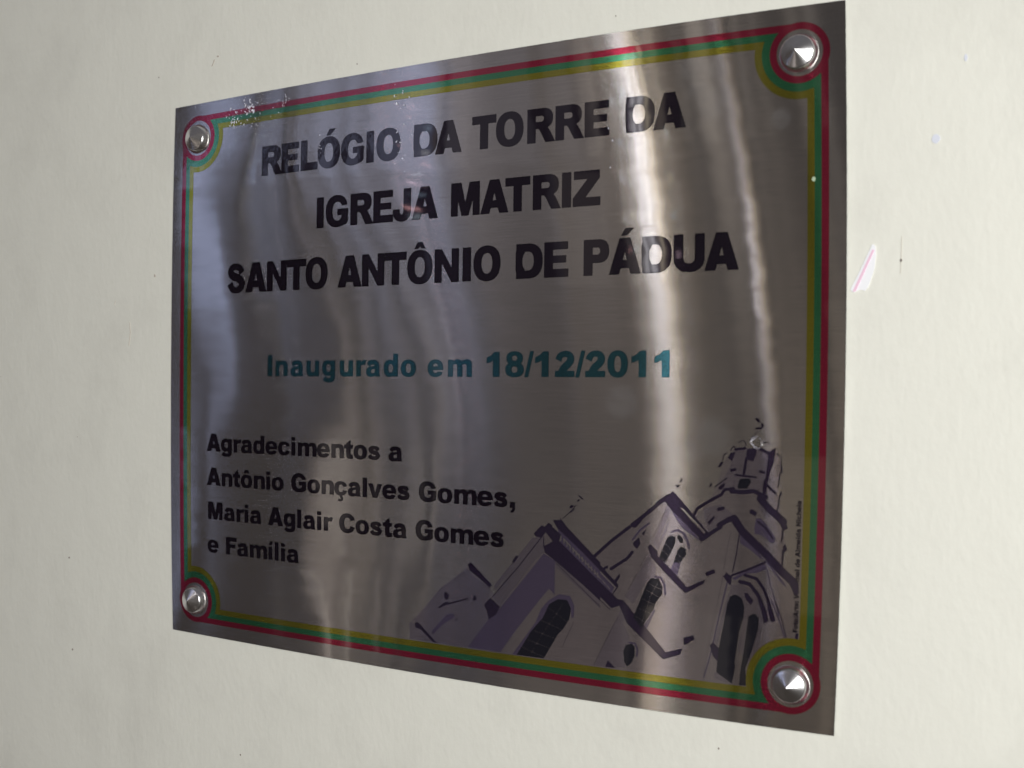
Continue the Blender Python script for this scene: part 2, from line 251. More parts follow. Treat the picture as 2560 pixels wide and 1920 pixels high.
class Build:
    def __init__(s): s.V = []; s.F = []; s.n = 0
    def add(s, F, xs, ys):
        """F[j,i] field sampled at xs[i], ys[j]; keeps F<0"""
        F = np.where(np.abs(F) < 1e-9, 1e-9, F); ins = F < 0
        cid = ins[:-1, :-1]*1+ins[:-1, 1:]*2+ins[1:, 1:]*4+ins[1:, :-1]*8
        ny, nx = F.shape; idx = -np.ones(F.shape, int); base = s.n
        used = ins; k = int(used.sum()); idx[used] = np.arange(k)+base
        jj, ii = np.nonzero(used); V = [np.c_[xs[ii], ys[jj]]]; s.n += k
        J, I = np.nonzero(cid == 15)
        s.F += np.stack([idx[J, I], idx[J, I+1], idx[J+1, I+1], idx[J+1, I]], 1).tolist()
        J, I = np.nonzero((cid > 0) & (cid < 15)); cache = {}; extra = []
        off = [(0, 0), (0, 1), (1, 1), (1, 0)]
        for j, i in zip(J.tolist(), I.tolist()):
            poly = []
            for q in range(4):
                a = (j+off[q][0], i+off[q][1]); b = (j+off[(q+1) % 4][0], i+off[(q+1) % 4][1])
                if ins[a]: poly.append(int(idx[a]))
                if ins[a] != ins[b]:
                    key = (a, b) if a < b else (b, a)
                    if key not in cache:
                        t = F[a]/(F[a]-F[b]); cache[key] = s.n; s.n += 1
                        extra.append((xs[a[1]]+(xs[b[1]]-xs[a[1]])*t, ys[a[0]]+(ys[b[0]]-ys[a[0]])*t))
                    poly.append(cache[key])
            if len(poly) >= 3: s.F.append(poly)
        if extra: V.append(np.array(extra))
        s.V.append(np.concatenate(V))
    def make(s, name, mat, parent, lift, label=None):
        uv = np.concatenate(s.V); P = sheet(uv[:, 0], uv[:, 1], lift)
        o = mesh_obj(name, P, s.F, mat, parent, True); add_wave(o, uv)
        if label: o['label'] = label
        return o
# ------------------------------------------------------------------ heavy grotesque lettering, 1000 units to the em
def el(cx, cy, rx, ry, n=2.25, k=40):
    t = np.linspace(0, 2*np.pi, k, endpoint=False); c, s = np.cos(t), np.sin(t)
    return np.stack([cx+rx*np.sign(c)*np.abs(c)**(2/n), cy+ry*np.sign(s)*np.abs(s)**(2/n)], 1)
def bx(x0, y0, x1, y1): return [(x0, y0), (x1, y0), (x1, y1), (x0, y1)]
def spline(P, k=7):
    P = np.asarray(P, float); Q = np.concatenate([[2*P[0]-P[1]], P, [2*P[-1]-P[-2]]]); r = []
    for i in range(1, len(Q)-2):
        for t in np.linspace(0, 1, k, endpoint=False):
            r.append(.5*((2*Q[i])+(-Q[i-1]+Q[i+1])*t+(2*Q[i-1]-5*Q[i]+4*Q[i+1]-Q[i+2])*t*t+(-Q[i-1]+3*Q[i]-3*Q[i+1]+Q[i+2])*t**3))
    r.append(P[-1]); return np.array(r)
def ribbon(P, Wd):
    R = spline(P); w = np.interp(np.linspace(0, len(P)-1, len(R)), range(len(P)), Wd)
    T = np.gradient(R, axis=0); T /= np.linalg.norm(T, axis=1)[:, None]; Nn = np.stack([-T[:, 1], T[:, 0]], 1)
    return np.concatenate([R+Nn*w[:, None]/2, (R-Nn*w[:, None]/2)[::-1]])
def acute(cx, b): return ('+', [(cx-95, b+45), (cx+15, b+190), (cx+225, b+190), (cx+40, b+45)])
def circ(cx, b): return ('+', [(cx-165, b+40), (cx-70, b+180), (cx+70, b+180), (cx+165, b+40), (cx+55, b+40), (cx, b+95), (cx-55, b+40)])
G = {}
G['A'] = (785, [('+', [(0, 0), (262, 716), (523, 716), (785, 0), (535, 0), (498, 118), (286, 118), (250, 0)]), ('-', [(336, 275), (449, 275), (393, 462)])])
G['C'] = (740, [('+', el(378, 358, 378, 372)), ('-', el(392, 358, 165, 215)), ('-', [(380, 358), (520, 448), (800, 520), (800, 205), (520, 262)])])
G['D'] = (710, [('+', bx(0, 0, 330, 716)), ('+', el(325, 358, 382, 358, 2.4)), ('-', bx(222, 162, 330, 554)), ('-', el(318, 358, 160, 196, 2.3))])
G['E'] = (630, [('+', bx(0, 0, 222, 716)), ('+', bx(0, 563, 618, 716)), ('+', bx(0, 292, 570, 436)), ('+', bx(0, 0, 630, 162))])
G['F'] = (600, [('+', bx(0, 0, 222, 716)), ('+', bx(0, 556, 590, 716)), ('+', bx(0, 286, 520, 434))])
G['G'] = (755, [('+', el(378, 358, 378, 372)), ('-', el(396, 358, 172, 222)), ('-', [(420, 400), (820, 400), (820, 560), (735, 500), (515, 462)]), ('-', [(500, 400), (820, 400), (820, 480), (520, 480)]),
    ('+', bx(398, 262, 750, 405)), ('+', [(548, 262), (750, 262), (750, 98), (680, 45), (560, 10), (548, 100)])])
G['I'] = (235, [('+', bx(0, 0, 235, 716))])
G['J'] = (560, [('+', el(280, 232, 280, 246)), ('-', el(270, 238, 62, 98)), ('-', bx(212, 238, 332, 420)), ('-', bx(-20, 262, 332, 820)), ('-', bx(-20, 235, -5, 300)), ('+', bx(332, 232, 560, 716))])
G['L'] = (590, [('+', bx(0, 0, 222, 716)), ('+', bx(0, 0, 590, 178))])
G['M'] = (830, [('+', bx(0, 0, 195, 716)), ('+', bx(635, 0, 830, 716)), ('+', [(0, 716), (290, 716), (415, 270), (540, 716), (830, 716), (720, 600), (512, 0), (318, 0), (110, 600)])])
G['N'] = (712, [('+', bx(0, 0, 208, 716)), ('+', bx(504, 0, 712, 716)), ('+', [(0, 716), (208, 716), (712, 0), (504, 0)])])
G['O'] = (760, [('+', el(380, 358, 380, 374)), ('-', el(380, 358, 158, 222))])
G['P'] = (640, [('+', bx(0, 0, 222, 716)), ('+', bx(0, 250, 380, 716)), ('+', el(375, 483, 265, 233, 2.4)), ('-', bx(222, 412, 350, 558)), ('-', el(342, 485, 78, 73))])
G['R'] = (745, [('+', bx(0, 0, 222, 716)), ('+', bx(0, 292, 420, 716)), ('+', el(405, 504, 282, 212, 2.4)), ('-', bx(222, 432, 385, 562)), ('-', el(375, 497, 78, 65)),
    ('+', [(222, 310), (222, 300), (300, 290), (350, 240), (495, 0), (745, 0), (622, 210), (545, 310), (480, 345), (300, 345)])])
G['S'] = (660, [('+', ribbon([(545, 490), (475, 590), (325, 645), (180, 615), (120, 525), (175, 430), (330, 378), (485, 318), (545, 212), (480, 112), (325, 68), (165, 112), (95, 240)], [205, 175, 150, 175, 220, 205, 190, 205, 225, 180, 150, 175, 210])),
    ])
G['T'] = (680, [('+', bx(0, 542, 680, 716)), ('+', bx(228, 0, 452, 716))])
G['U'] = (722, [('+', bx(0, 258, 222, 716)), ('+', bx(500, 258, 722, 716)), ('+', el(361, 262, 361, 276)), ('-', el(361, 270, 139, 118)), ('-', bx(222, 268, 500, 760)), ])
G['V'] = (785, [('+', [(0, 716), (262, 0), (523, 0), (785, 716), (545, 716), (393, 220), (240, 716)])])
G['Z'] = (708, [('+', bx(28, 550, 690, 716)), ('+', bx(0, 0, 708, 172)), ('+', [(395, 560), (690, 560), (312, 165), (0, 165)])])
G['Ó'] = (760, G['O'][1]+[acute(380, 716)]); G['Ô'] = (760, G['O'][1]+[circ(380, 722)]); G['Á'] = (785, G['A'][1]+[acute(392, 716)])
narch = lambda x, w: [('+', el(x+w-215, 310, 215, 222, 2.4)), ('-', bx(x, -30, x+w-195, 318)), ('-', el(x+w-295, 318, 100, 78))]
G['n'] = (592, [('+', el(360, 318, 232, 214, 2.4)), ('-', bx(150, -30, 397, 300)), ('-', el(296, 300, 101, 88)), ('-', bx(100, -30, 400, 120)), ('+', bx(0, 0, 197, 519)), ('+', bx(397, 0, 592, 335))])
G['h'] = (592, G['n'][1]+[('+', bx(0, 0, 197, 716))])
G['u'] = (592, [(s, [(592-x, 519-y) for x, y in p]) for s, p in G['n'][1]])
G['m'] = (930, [('+', el(370, 322, 195, 210, 2.4)), ('+', el(720, 322, 210, 210, 2.4)), ('-', bx(150, -30, 930, 180)), ('-', bx(197, -30, 368, 310)), ('-', el(282, 310, 86, 78)), ('-', bx(562, -30, 735, 310)), ('-', el(648, 310, 86, 78)),
    ('+', bx(0, 0, 197, 519)), ('+', bx(368, 0, 562, 335)), ('+', bx(735, 0, 930, 335))])
G['r'] = (432, [('+', bx(0, 0, 197, 519)), ('+', [(190, 330), (235, 372), (300, 385), (372, 362), (432, 515), (365, 531), (285, 520), (225, 470), (190, 420)])])
G['a'] = (610, [('+', ribbon([(105, 360), (165, 432), (300, 458), (430, 430), (475, 330), (478, 150)], [165, 150, 145, 165, 195, 195])), ('+', el(222, 150, 218, 163)), ('+', [(200, 300), (300, 322), (420, 350), (500, 300), (470, 60), (300, 60)]),
    ('-', el(300, 168, 88, 68)), ('-', [(215, 170), (300, 232), (385, 262), (385, 180), (300, 150)]), ('+', [(380, 330), (575, 330), (575, 120), (585, 50), (608, 0), (408, 0), (392, 60)])])
G['d'] = (602, [('+', el(262, 259, 258, 271)), ('+', bx(405, 0, 602, 716)), ('-', el(302, 259, 102, 138))])
G['g'] = (602, [('+', el(262, 272, 258, 259)), ('+', bx(405, -20, 602, 519)), ('-', el(302, 275, 102, 128)), ('+', ribbon([(503, 30), (480, -75), (400, -122), (290, -133), (170, -112), (110, -50)], [198, 190, 150, 135, 150, 175]))])
G['e'] = (625, [('+', el(312, 259, 312, 271)), ('-', [(205, 312), (212, 362), (250, 398), (312, 408), (372, 396), (410, 360), (418, 312)]), ('-', [(205, 208), (212, 160), (250, 128), (320, 112), (385, 128), (420, 160), (700, 120), (700, 208)])])
G['o'] = (620, [('+', el(310, 259, 310, 271)), ('-', el(310, 259, 112, 148))])
G['ô'] = (620, G['o'][1]+[circ(310, 540)])
G['c'] = (595, [('+', el(306, 259, 306, 271)), ('-', el(318, 259, 118, 148)), ('-', [(310, 259), (440, 332), (700, 372), (700, 148), (440, 190)])])
G['ç'] = (595, G['c'][1]+[('+', ribbon([(320, 20), (300, -50), (360, -90), (350, -160), (270, -185), (195, -172)], [70, 70, 95, 110, 75, 70]))])
G['s'] = (570, [('+', ribbon([(470, 352), (410, 425), (280, 452), (160, 428), (112, 372), (165, 312), (290, 275), (415, 235), (462, 158), (400, 88), (275, 64), (135, 92), (85, 168)], [160, 145, 130, 145, 165, 160, 150, 165, 180, 150, 130, 145, 165]))])
G['t'] = (405, [('+', [(98, 575), (297, 705), (297, 170), (325, 145), (400, 152), (405, 8), (300, -12), (200, -6), (120, 40), (98, 150)]), ('+', bx(0, 378, 402, 519))])
G['i'] = (197, [('+', bx(0, 0, 197, 519)), ('+', bx(0, 580, 197, 716))])
G['í'] = (197, [('+', bx(0, 0, 197, 519)), acute(95, 540)])
G['l'] = (197, [('+', bx(0, 0, 197, 716))])
G['v'] = (635, [('+', [(0, 519), (212, 519), (320, 175), (428, 519), (635, 519), (420, 0), (215, 0)])])
G[','] = (200, [('+', bx(0, 0, 200, 195)), ('+', [(120, 40), (200, 40), (200, -40), (150, -140), (40, -180), (10, -120), (80, -80), (100, 0)])])
G[':'] = (200, [('+', bx(0, 0, 200, 190)), ('+', bx(0, 330, 200, 519))])
G['/'] = (300, [('+', [(0, -12), (118, -12), (300, 728), (182, 728)])])
G['1'] = (430, [('+', [(430, 716), (430, 0), (212, 0), (212, 470), (120, 420), (0, 388), (0, 548), (150, 615), (255, 716)])])
G['2'] = (605, [('+', ribbon([(100, 470), (160, 590), (300, 645), (440, 610), (490, 500), (430, 380), (280, 250), (190, 110)], [195, 170, 160, 185, 215, 210, 215, 200])), ('+', bx(0, 0, 605, 168)), ('+', [(0, 0), (200, 250), (330, 160), (300, 0)])])
G['8'] = (610, [('+', el(305, 530, 272, 198)), ('+', el(305, 205, 305, 217)), ('-', el(305, 532, 88, 76)), ('-', el(305, 208, 102, 92))])
G['0'] = (610, [('+', el(305, 358, 305, 370)), ('-', el(305, 358, 105, 222))])
ADV = dict(A=785, C=800, D=800, E=735, F=667, G=833, I=390, M=944, N=833, V=785, a=667, d=667, g=667, e=667, o=667, ô=667, c=640, ç=640, s=611, t=444, i=333, í=333, l=333, n=667, u=667, h=667, m=1000, r=444, v=620)
LSB = dict(A=0, F=74, M=60, G=42, C=42, V=0, N=70, a=30, e=22, o=24, ô=24, c=22, ç=22, s=22, t=20, v=-8, d=24, g=24)
def glyph(B, ch, x, y, sx, sy, cell, rot=False):
    """place a glyph's ink at x, y (metres); sx, sy metres per unit"""
    w, ops = G[ch]
    x0, x1, y0, y1 = -0.03*w*0-20, w+20, -230 if ch in 'gç,/' else -40, 940 if ch in 'ÓÔÁôíôi' else 760
    nx = int((x1-x0)*sx/cell)+2; ny = int((y1-y0)*sy/cell)+2
    gx = np.linspace(x0, x1, nx); gy = np.linspace(y0, y1, ny); X, Y = np.meshgrid(gx*sx, gy*sy)
    F = np.full(X.shape, 1.0)
    for s, p in ops:
        d = poly_sd(np.asarray(p, float)*[sx, sy], X, Y)
        F = np.minimum(F, d) if s == '+' else np.maximum(F, -d)
    F = F-(.00007 if sy < 6e-6 else .00012)
    b = Build(); b.add(F, gx*sx, gy*sy)
    for vv in b.V:
        if rot: B.V.append(np.c_[x-vv[:, 1], y+vv[:, 0]])
        else: B.V.append(vv+[x, y])
    B.F += [[i+B.n for i in f] for f in b.F]; B.n += b.n
def line_at(B, pairs, y, em, sx, cell=0.00026):
    for ch, x in pairs: glyph(B, ch, x/1000, y/1000, em*sx/1e6, em/1e6, cell)
def line_run(B, text, x, y, em, sx=1.0, cell=0.00022, rot=False):
    pen = 0
    for ch in text:
        if ch == ' ': pen += 333; continue
        if ch in G:
            l = LSB.get(ch, 68)*em*sx/1e6
            p = pen*em*sx/1e6+l
            glyph(B, ch, x/1000+(0 if rot else p), y/1000+(p if rot else 0), em*sx/1e6, em/1e6, cell, rot)
        pen += ADV.get(ch, 333)
    return pen*em*sx/1000
# ------------------------------------------------------------------ wall
M_WALL, nt, p = plain('cream_wall_paint', (0.80, 0.80, 0.742), 0.62)
L = nt.links.new; tc = N(nt, 'ShaderNodeTexCoord')
mpw = N(nt, 'ShaderNodeMapping'); mpw.inputs['Scale'].default_value = (1, 1, .55); L(tc.outputs['Object'], mpw.inputs[0])
na = N(nt, 'ShaderNodeTexNoise'); na.inputs['Scale'].default_value = 260; na.inputs['Detail'].default_value = 4; L(mpw.outputs[0], na.inputs['Vector'])
nb = N(nt, 'ShaderNodeTexNoise'); nb.inputs['Scale'].default_value = 22; nb.inputs['Detail'].default_value = 3; L(tc.outputs['Object'], nb.inputs['Vector'])
nc = N(nt, 'ShaderNodeTexNoise'); nc.inputs['Scale'].default_value = 9; nc.inputs['Detail'].default_value = 6; nc.inputs['Roughness'].default_value = .65; L(tc.outputs['Object'], nc.inputs['Vector'])
cr = N(nt, 'ShaderNodeMapRange'); cr.inputs[1].default_value = .50; cr.inputs[2].default_value = .75; cr.inputs[3].default_value = 0; cr.inputs[4].default_value = .32; L(nc.outputs[0], cr.inputs[0])
mc = N(nt, 'ShaderNodeMix', data_type='RGBA'); mc.inputs[6].default_value = (0.80, 0.80, 0.742, 1); mc.inputs[7].default_value = (0.58, 0.57, 0.53, 1)
L(cr.outputs[0], mc.inputs[0]); L(mc.outputs[2], p.inputs['Base Color'])
bw = N(nt, 'ShaderNodeBump'); bw.inputs['Strength'].default_value = 1; bw.inputs['Distance'].default_value = 0.00027; L(na.outputs[0], bw.inputs['Height'])
bv = N(nt, 'ShaderNodeBump'); bv.inputs['Strength'].default_value = 1; bv.inputs['Distance'].default_value = 0.0011; L(nb.outputs[0], bv.inputs['Height']); L(bw.outputs[0], bv.inputs['Normal'])
L(bv.outputs[0], p.inputs['Normal'])
def boxmesh(x0, y0, z0, x1, y1, z1):
    V = [(x, y, z) for x in (x0, x1) for y in (y0, y1) for z in (z0, z1)]
    return V, [(0, 1, 3, 2), (4, 6, 7, 5), (0, 4, 5, 1), (2, 3, 7, 6), (0, 2, 6, 4), (1, 5, 7, 3)]
V, F = boxmesh(-1.9, 0, -1.2, 2.2, 0.15, 1.7)
wall = mesh_obj('wall', V, F, M_WALL); wall['kind'] = 'structure'; wall['label'] = 'cream painted plaster wall behind the steel plaque'

# marks on the wall: thin irregular flecks of paint and dirt
rng = np.random.default_rng(4)
def fleck(name, pts, mat, y=-0.0003, parent=None, n=3, jit=0.08, top=None):
    P = np.asarray(pts, float); c = P.mean(0); out = []
    for a, b in zip(P, np.roll(P, -1, 0)):
        for t in np.linspace(0, 1, n, endpoint=False):
            q = a+(b-a)*t; q = q+(q-c)*rng.uniform(-jit, jit); out.append(q)
    k = len(out); V = [(q[0], y, q[1]) for q in out]+[(q[0], 0.0002, q[1]) for q in out]
    return mesh_obj(name, V, [list(range(k))[::-1]]+[(i, (i+1) % k, k+(i+1) % k, k+i) for i in range(k)], mat, parent)
def blob(x, z, rx, rz, k=9): return [(x+rx*math.cos(t*2*math.pi/k), z+rz*math.sin(t*2*math.pi/k)) for t in range(k)]
M_DIRT = plain('brown_grime', (0.50, 0.45, 0.40), .8)[0]
M_FAINT = plain('faint_grime', (0.64, 0.60, 0.54), .8)[0]
M_DOT = plain('dark_grime', (0.26, 0.22, 0.20), .8)[0]
M_BLUE = plain('pale_blue_paint', (0.72, 0.75, 0.86), .5)[0]
for nm, pts, mt in [('paint_speck', blob(.5822, .3374, .0022, .0026), M_BLUE), ('paint_speck', blob(.5971, .3798, .0009, .0020), M_BLUE),
                    ('dirt_spot', blob(.5644, .2715, .0006, .0009), M_DOT), ('dirt_streak', [(.5646, .2850), (.56485, .2850), (.5646, .2720), (.5643, .2640), (.5641, .2640), (.5643, .2730)], M_FAINT),
                    ('dirt_streak', blob(.0461, .4561, .0012, .0007), M_DIRT), ('dirt_streak', [(.0400, .4490), (.0418, .4518), (.0427, .4540), (.0421, .4541), (.0410, .4518), (.0394, .4492)], M_DIRT),
                    ('dirt_spot', blob(.1837, .4317, .0004, .0005), M_DOT), ('dirt_spot', blob(.4614, -.0184, .0005, .0006), M_DOT), ('dirt_spot', blob(.3893, .4346, .0004, .0004), M_DOT),
                    ('scratch', [(-.0520, .2480), (-.0515, .2478), (-.0505, .2400), (-.0519, .2290), (-.0526, .2292), (-.0513, .2400)], M_FAINT), ('scratch', [(-.0705, .2640), (-.0690, .2672), (-.0688, .2668), (-.0700, .2636)], M_FAINT),
                    ('dirt_spot', blob(-.0225, .2860, .0009, .0013, 7), M_DIRT), ('dirt_spot', blob(-.125, .0460, .0008, .0008, 7), M_DOT), ('dirt_spot', blob(-.120, -.0330, .0008, .0009, 7), M_DOT), ('dirt_spot', blob(.075, -.090, .0006, .0007, 7), M_DOT)]:
    fleck(nm, pts, mt, parent=wall)
for k_ in range(9):     # small scattered flecks
    x_, z_ = rng.uniform(-.28, .72), rng.uniform(-.12, .50)
    if -.01 < x_ < W+.01 and -.01 < z_ < H+.01: continue
    r_ = rng.uniform(.00018, .00045); fleck('dirt_spot', blob(x_, z_, r_, r_*rng.uniform(.8, 1.8), 6), M_DIRT if k_ % 3 else M_DOT, parent=wall)
M_PAPER = plain('white_paper', (0.93, 0.94, 1.0), .55)[0]
M_PINK = plain('pink_ink', (0.90, 0.62, 0.78), .55)[0]
paper = fleck('paper_scrap', [[0.5488, 0.2812], [0.5505, 0.2803], [0.5509, 0.2752], [0.5501, 0.2679], [0.5483, 0.2619], [0.5466, 0.2574], [0.5451, 0.2552], [0.5423, 0.256], [0.5391, 0.2544], [0.5369, 0.256], [0.5394, 0.261], [0.5425, 0.2674], [0.5465, 0.2762]], M_PAPER, -0.0006, n=2, jit=.02)
paper['label'] = 'torn white paper scrap with a pink line stuck to the wall right of the plaque'; paper['category'] = 'paper scrap'
fleck('pink_line', [[0.5490, 0.2784], [0.5502, 0.2779], [0.5400, 0.2550], [0.5383, 0.2550]], M_PINK, -0.0009, paper, n=1, jit=0)


# ------------------------------------------------------------------ plaque
def empty(name, loc, label=None, cat=None):
    o = bpy.data.objects.new(name, None); COL.objects.link(o); o.location = loc
    if label: o['label'] = label
    if cat: o['category'] = cat
    return o
plaque = empty('commemorative_plaque', (0, 0, 0), 'brushed stainless steel plaque with black and teal lettering screwed to the cream wall', 'plaque')

# steel sheet, 1 mm thick
nu, nv = 214, 170
gu, gv = np.linspace(0, W, nu), np.linspace(0, H, nv); U, Vv = np.meshgrid(gu, gv)
front = sheet(U.ravel(), Vv.ravel())
F = [(j*nu+i, j*nu+i+1, (j+1)*nu+i+1, (j+1)*nu+i) for j in range(nv-1) for i in range(nu-1)]
plate = mesh_obj('steel_sheet', front, F, M_STEEL, plaque, True); add_wave(plate, np.c_[U.ravel(), Vv.ravel()])
ring = [j for j in range(nu)]+[j*nu+nu-1 for j in range(1, nv)]+[(nv-1)*nu+i for i in range(nu-2, -1, -1)]+[j*nu for j in range(nv-2, 0, -1)]
E_ = front[ring]; k = len(ring); jag = rng.uniform(-.00006, .00006, (k, 1))*[[1, 0, 1]]
cen = np.array([W/2, 0, H/2]); Eo = E_+(E_-cen)*[[.0004, 0, .0004]]+jag
rim_v = np.concatenate([Eo+[[0, 0.00003, 0]], Eo+[[0, 0.0011, 0]]])
rim_f = [(i, k+i, k+(i+1) % k, (i+1) % k) for i in range(k)]+[[k+i for i in range(k)][::-1]]
M_EDGE = plain('cut_steel_edge', (0.72, 0.74, 0.74), .28, 1.0)[0]
mesh_obj('cut_edge', rim_v, rim_f, M_EDGE, plaque)

# border stripes: inset rounded frame that loops round each screw cap
CX, CY, IN = 0.0270, 0.0275, 0.0101
gx = np.arange(0.006, W-0.006, 0.0006); gy = np.arange(0.006, H-0.006, 0.0006); X, Y = np.meshgrid(gx, gy)
inset = np.minimum(np.minimum(X, W-X), np.minimum(Y, H-Y))
cd_ = np.minimum(np.minimum(np.hypot(X-CX, Y-CY), np.hypot(X-W+CX, Y-CY)), np.minimum(np.hypot(X-CX, Y-H+CY), np.hypot(X-W+CX, Y-H+CY)))
def frame_field(i, r): return np.maximum(-(inset-i), r-cd_)*-1       # >0 inside the field that clears edge i and cap radius r
def fr_sd(i, r): return -np.minimum(inset-i, cd_-r)                    # <0 inside
red = np.maximum(np.minimum(inset*-1+IN, 9), -9)                       # helper (outside region)
outer = np.minimum(-(inset-IN), cd_-0.0180)                            # outer limit of red: frame or loops
inner_r = fr_sd(IN+.0043, 0.0180); disc = 0.0138-cd_
corner = np.minimum(np.maximum(np.minimum(X, W-X)-CX, np.minimum(Y, H-Y)-CY)*-1, cd_-0.0180)   # >0 in the outer corner beyond the loop
red = np.maximum(np.maximum(np.maximum(outer, -inner_r), disc), corner)
stripe = [('red_stripe', red, M_RED)]
stripe.append(('green_stripe', np.maximum(np.maximum(fr_sd(IN+.0043, .0180), -fr_sd(IN+.0084, .0228)), -9), M_GREEN))
stripe.append(('yellow_stripe', np.maximum(fr_sd(IN+.0084, .0228), -fr_sd(IN+.0126, .0272)), M_YELLOW))
for nm, fld, mt in stripe:
    b = Build(); b.add(fld, gx, gy); b.make(nm, mt, plaque, 0.00005)

# lettering
def text_part(name, fn, mat, label=None):
    b = Build(); fn(b); return b.make(name, mat, plaque, 0.00016, label)
L1 = list(zip('RELÓGIODATORREDA', [95.7, 115.4, 134.2, 150.3, 172.0, 194.9, 203.6, 235.9, 253.4, 283.1, 301.6, 325.2, 345.8, 366.6, 395.1, 413.4]))
L2 = list(zip('IGREJAMATRIZ', [150.4, 158.8, 181.5, 201.8, 218.8, 235.0, 267.0, 290.2, 309.2, 329.8, 350.9, 358.6]))
L3 = list(zip('SANTOANTÔNIODEPÁDUA', [62.2, 80.8, 102.8, 122.5, 140.6, 170.8, 192.6, 212.4, 231.7, 254.3, 276.8, 285.3, 318.0, 338.6, 366.7, 384.2, 406.6, 427.2, 446.9]))
text_part('title_lettering', lambda b: line_at(b, L1, 355.6, 31.0, .872), M_BLACK, 'black lettering reading RELÓGIO DA TORRE DA')
text_part('title_lettering', lambda b: line_at(b, L2, 312.3, 31.0, .872), M_BLACK, 'black lettering reading IGREJA MATRIZ')
text_part('title_lettering', lambda b: line_at(b, L3, 268.5, 31.2, .872), M_BLACK, 'black lettering reading SANTO ANTÔNIO DE PÁDUA')
LD = list(zip('Inauguradoem', [104.3, 112.2, 127.0, 142.4, 157.0, 173.4, 188.4, 197.0, 212.4, 227.2, 249.5, 266.0]))
LD2 = list(zip('18/12/2011', [296.4, 310.6, 324.9, 332.7, 347.2, 361.6, 368.6, 383.9, 400.1, 415.4]))
def date(b):
    line_at(b, LD, 205.2, 21.8, .93, .0003); line_at(b, LD2, 205.3, 22.6, 1.0, .0003)
text_part('date_lettering', date, M_TEAL, 'teal lettering reading Inaugurado em 18/12/2011')
for t, y in (('Agradecimentos a', 146.8), ('Antônio Gonçalves Gomes,', 120.2), ('Maria Aglair Costa Gomes', 93.6), ('e Família', 67.3)):
    text_part('dedication_lettering', lambda b: line_run(b, t, 40.7, y, 19.0), M_BLACK, 'black lettering reading '+t)
def credit(b):
    em = 4.1
    line_run(b, 'Foto/Arte: V', 508.2, 58.2, em, .84, .00012, True)
    line_run(b, 'mei de Almeida Nichele', 508.2, 88.0, em, .89, .00012, True)
text_part('credit_lettering', credit, M_BLACK, 'tiny black credit line running up beside the church drawing')

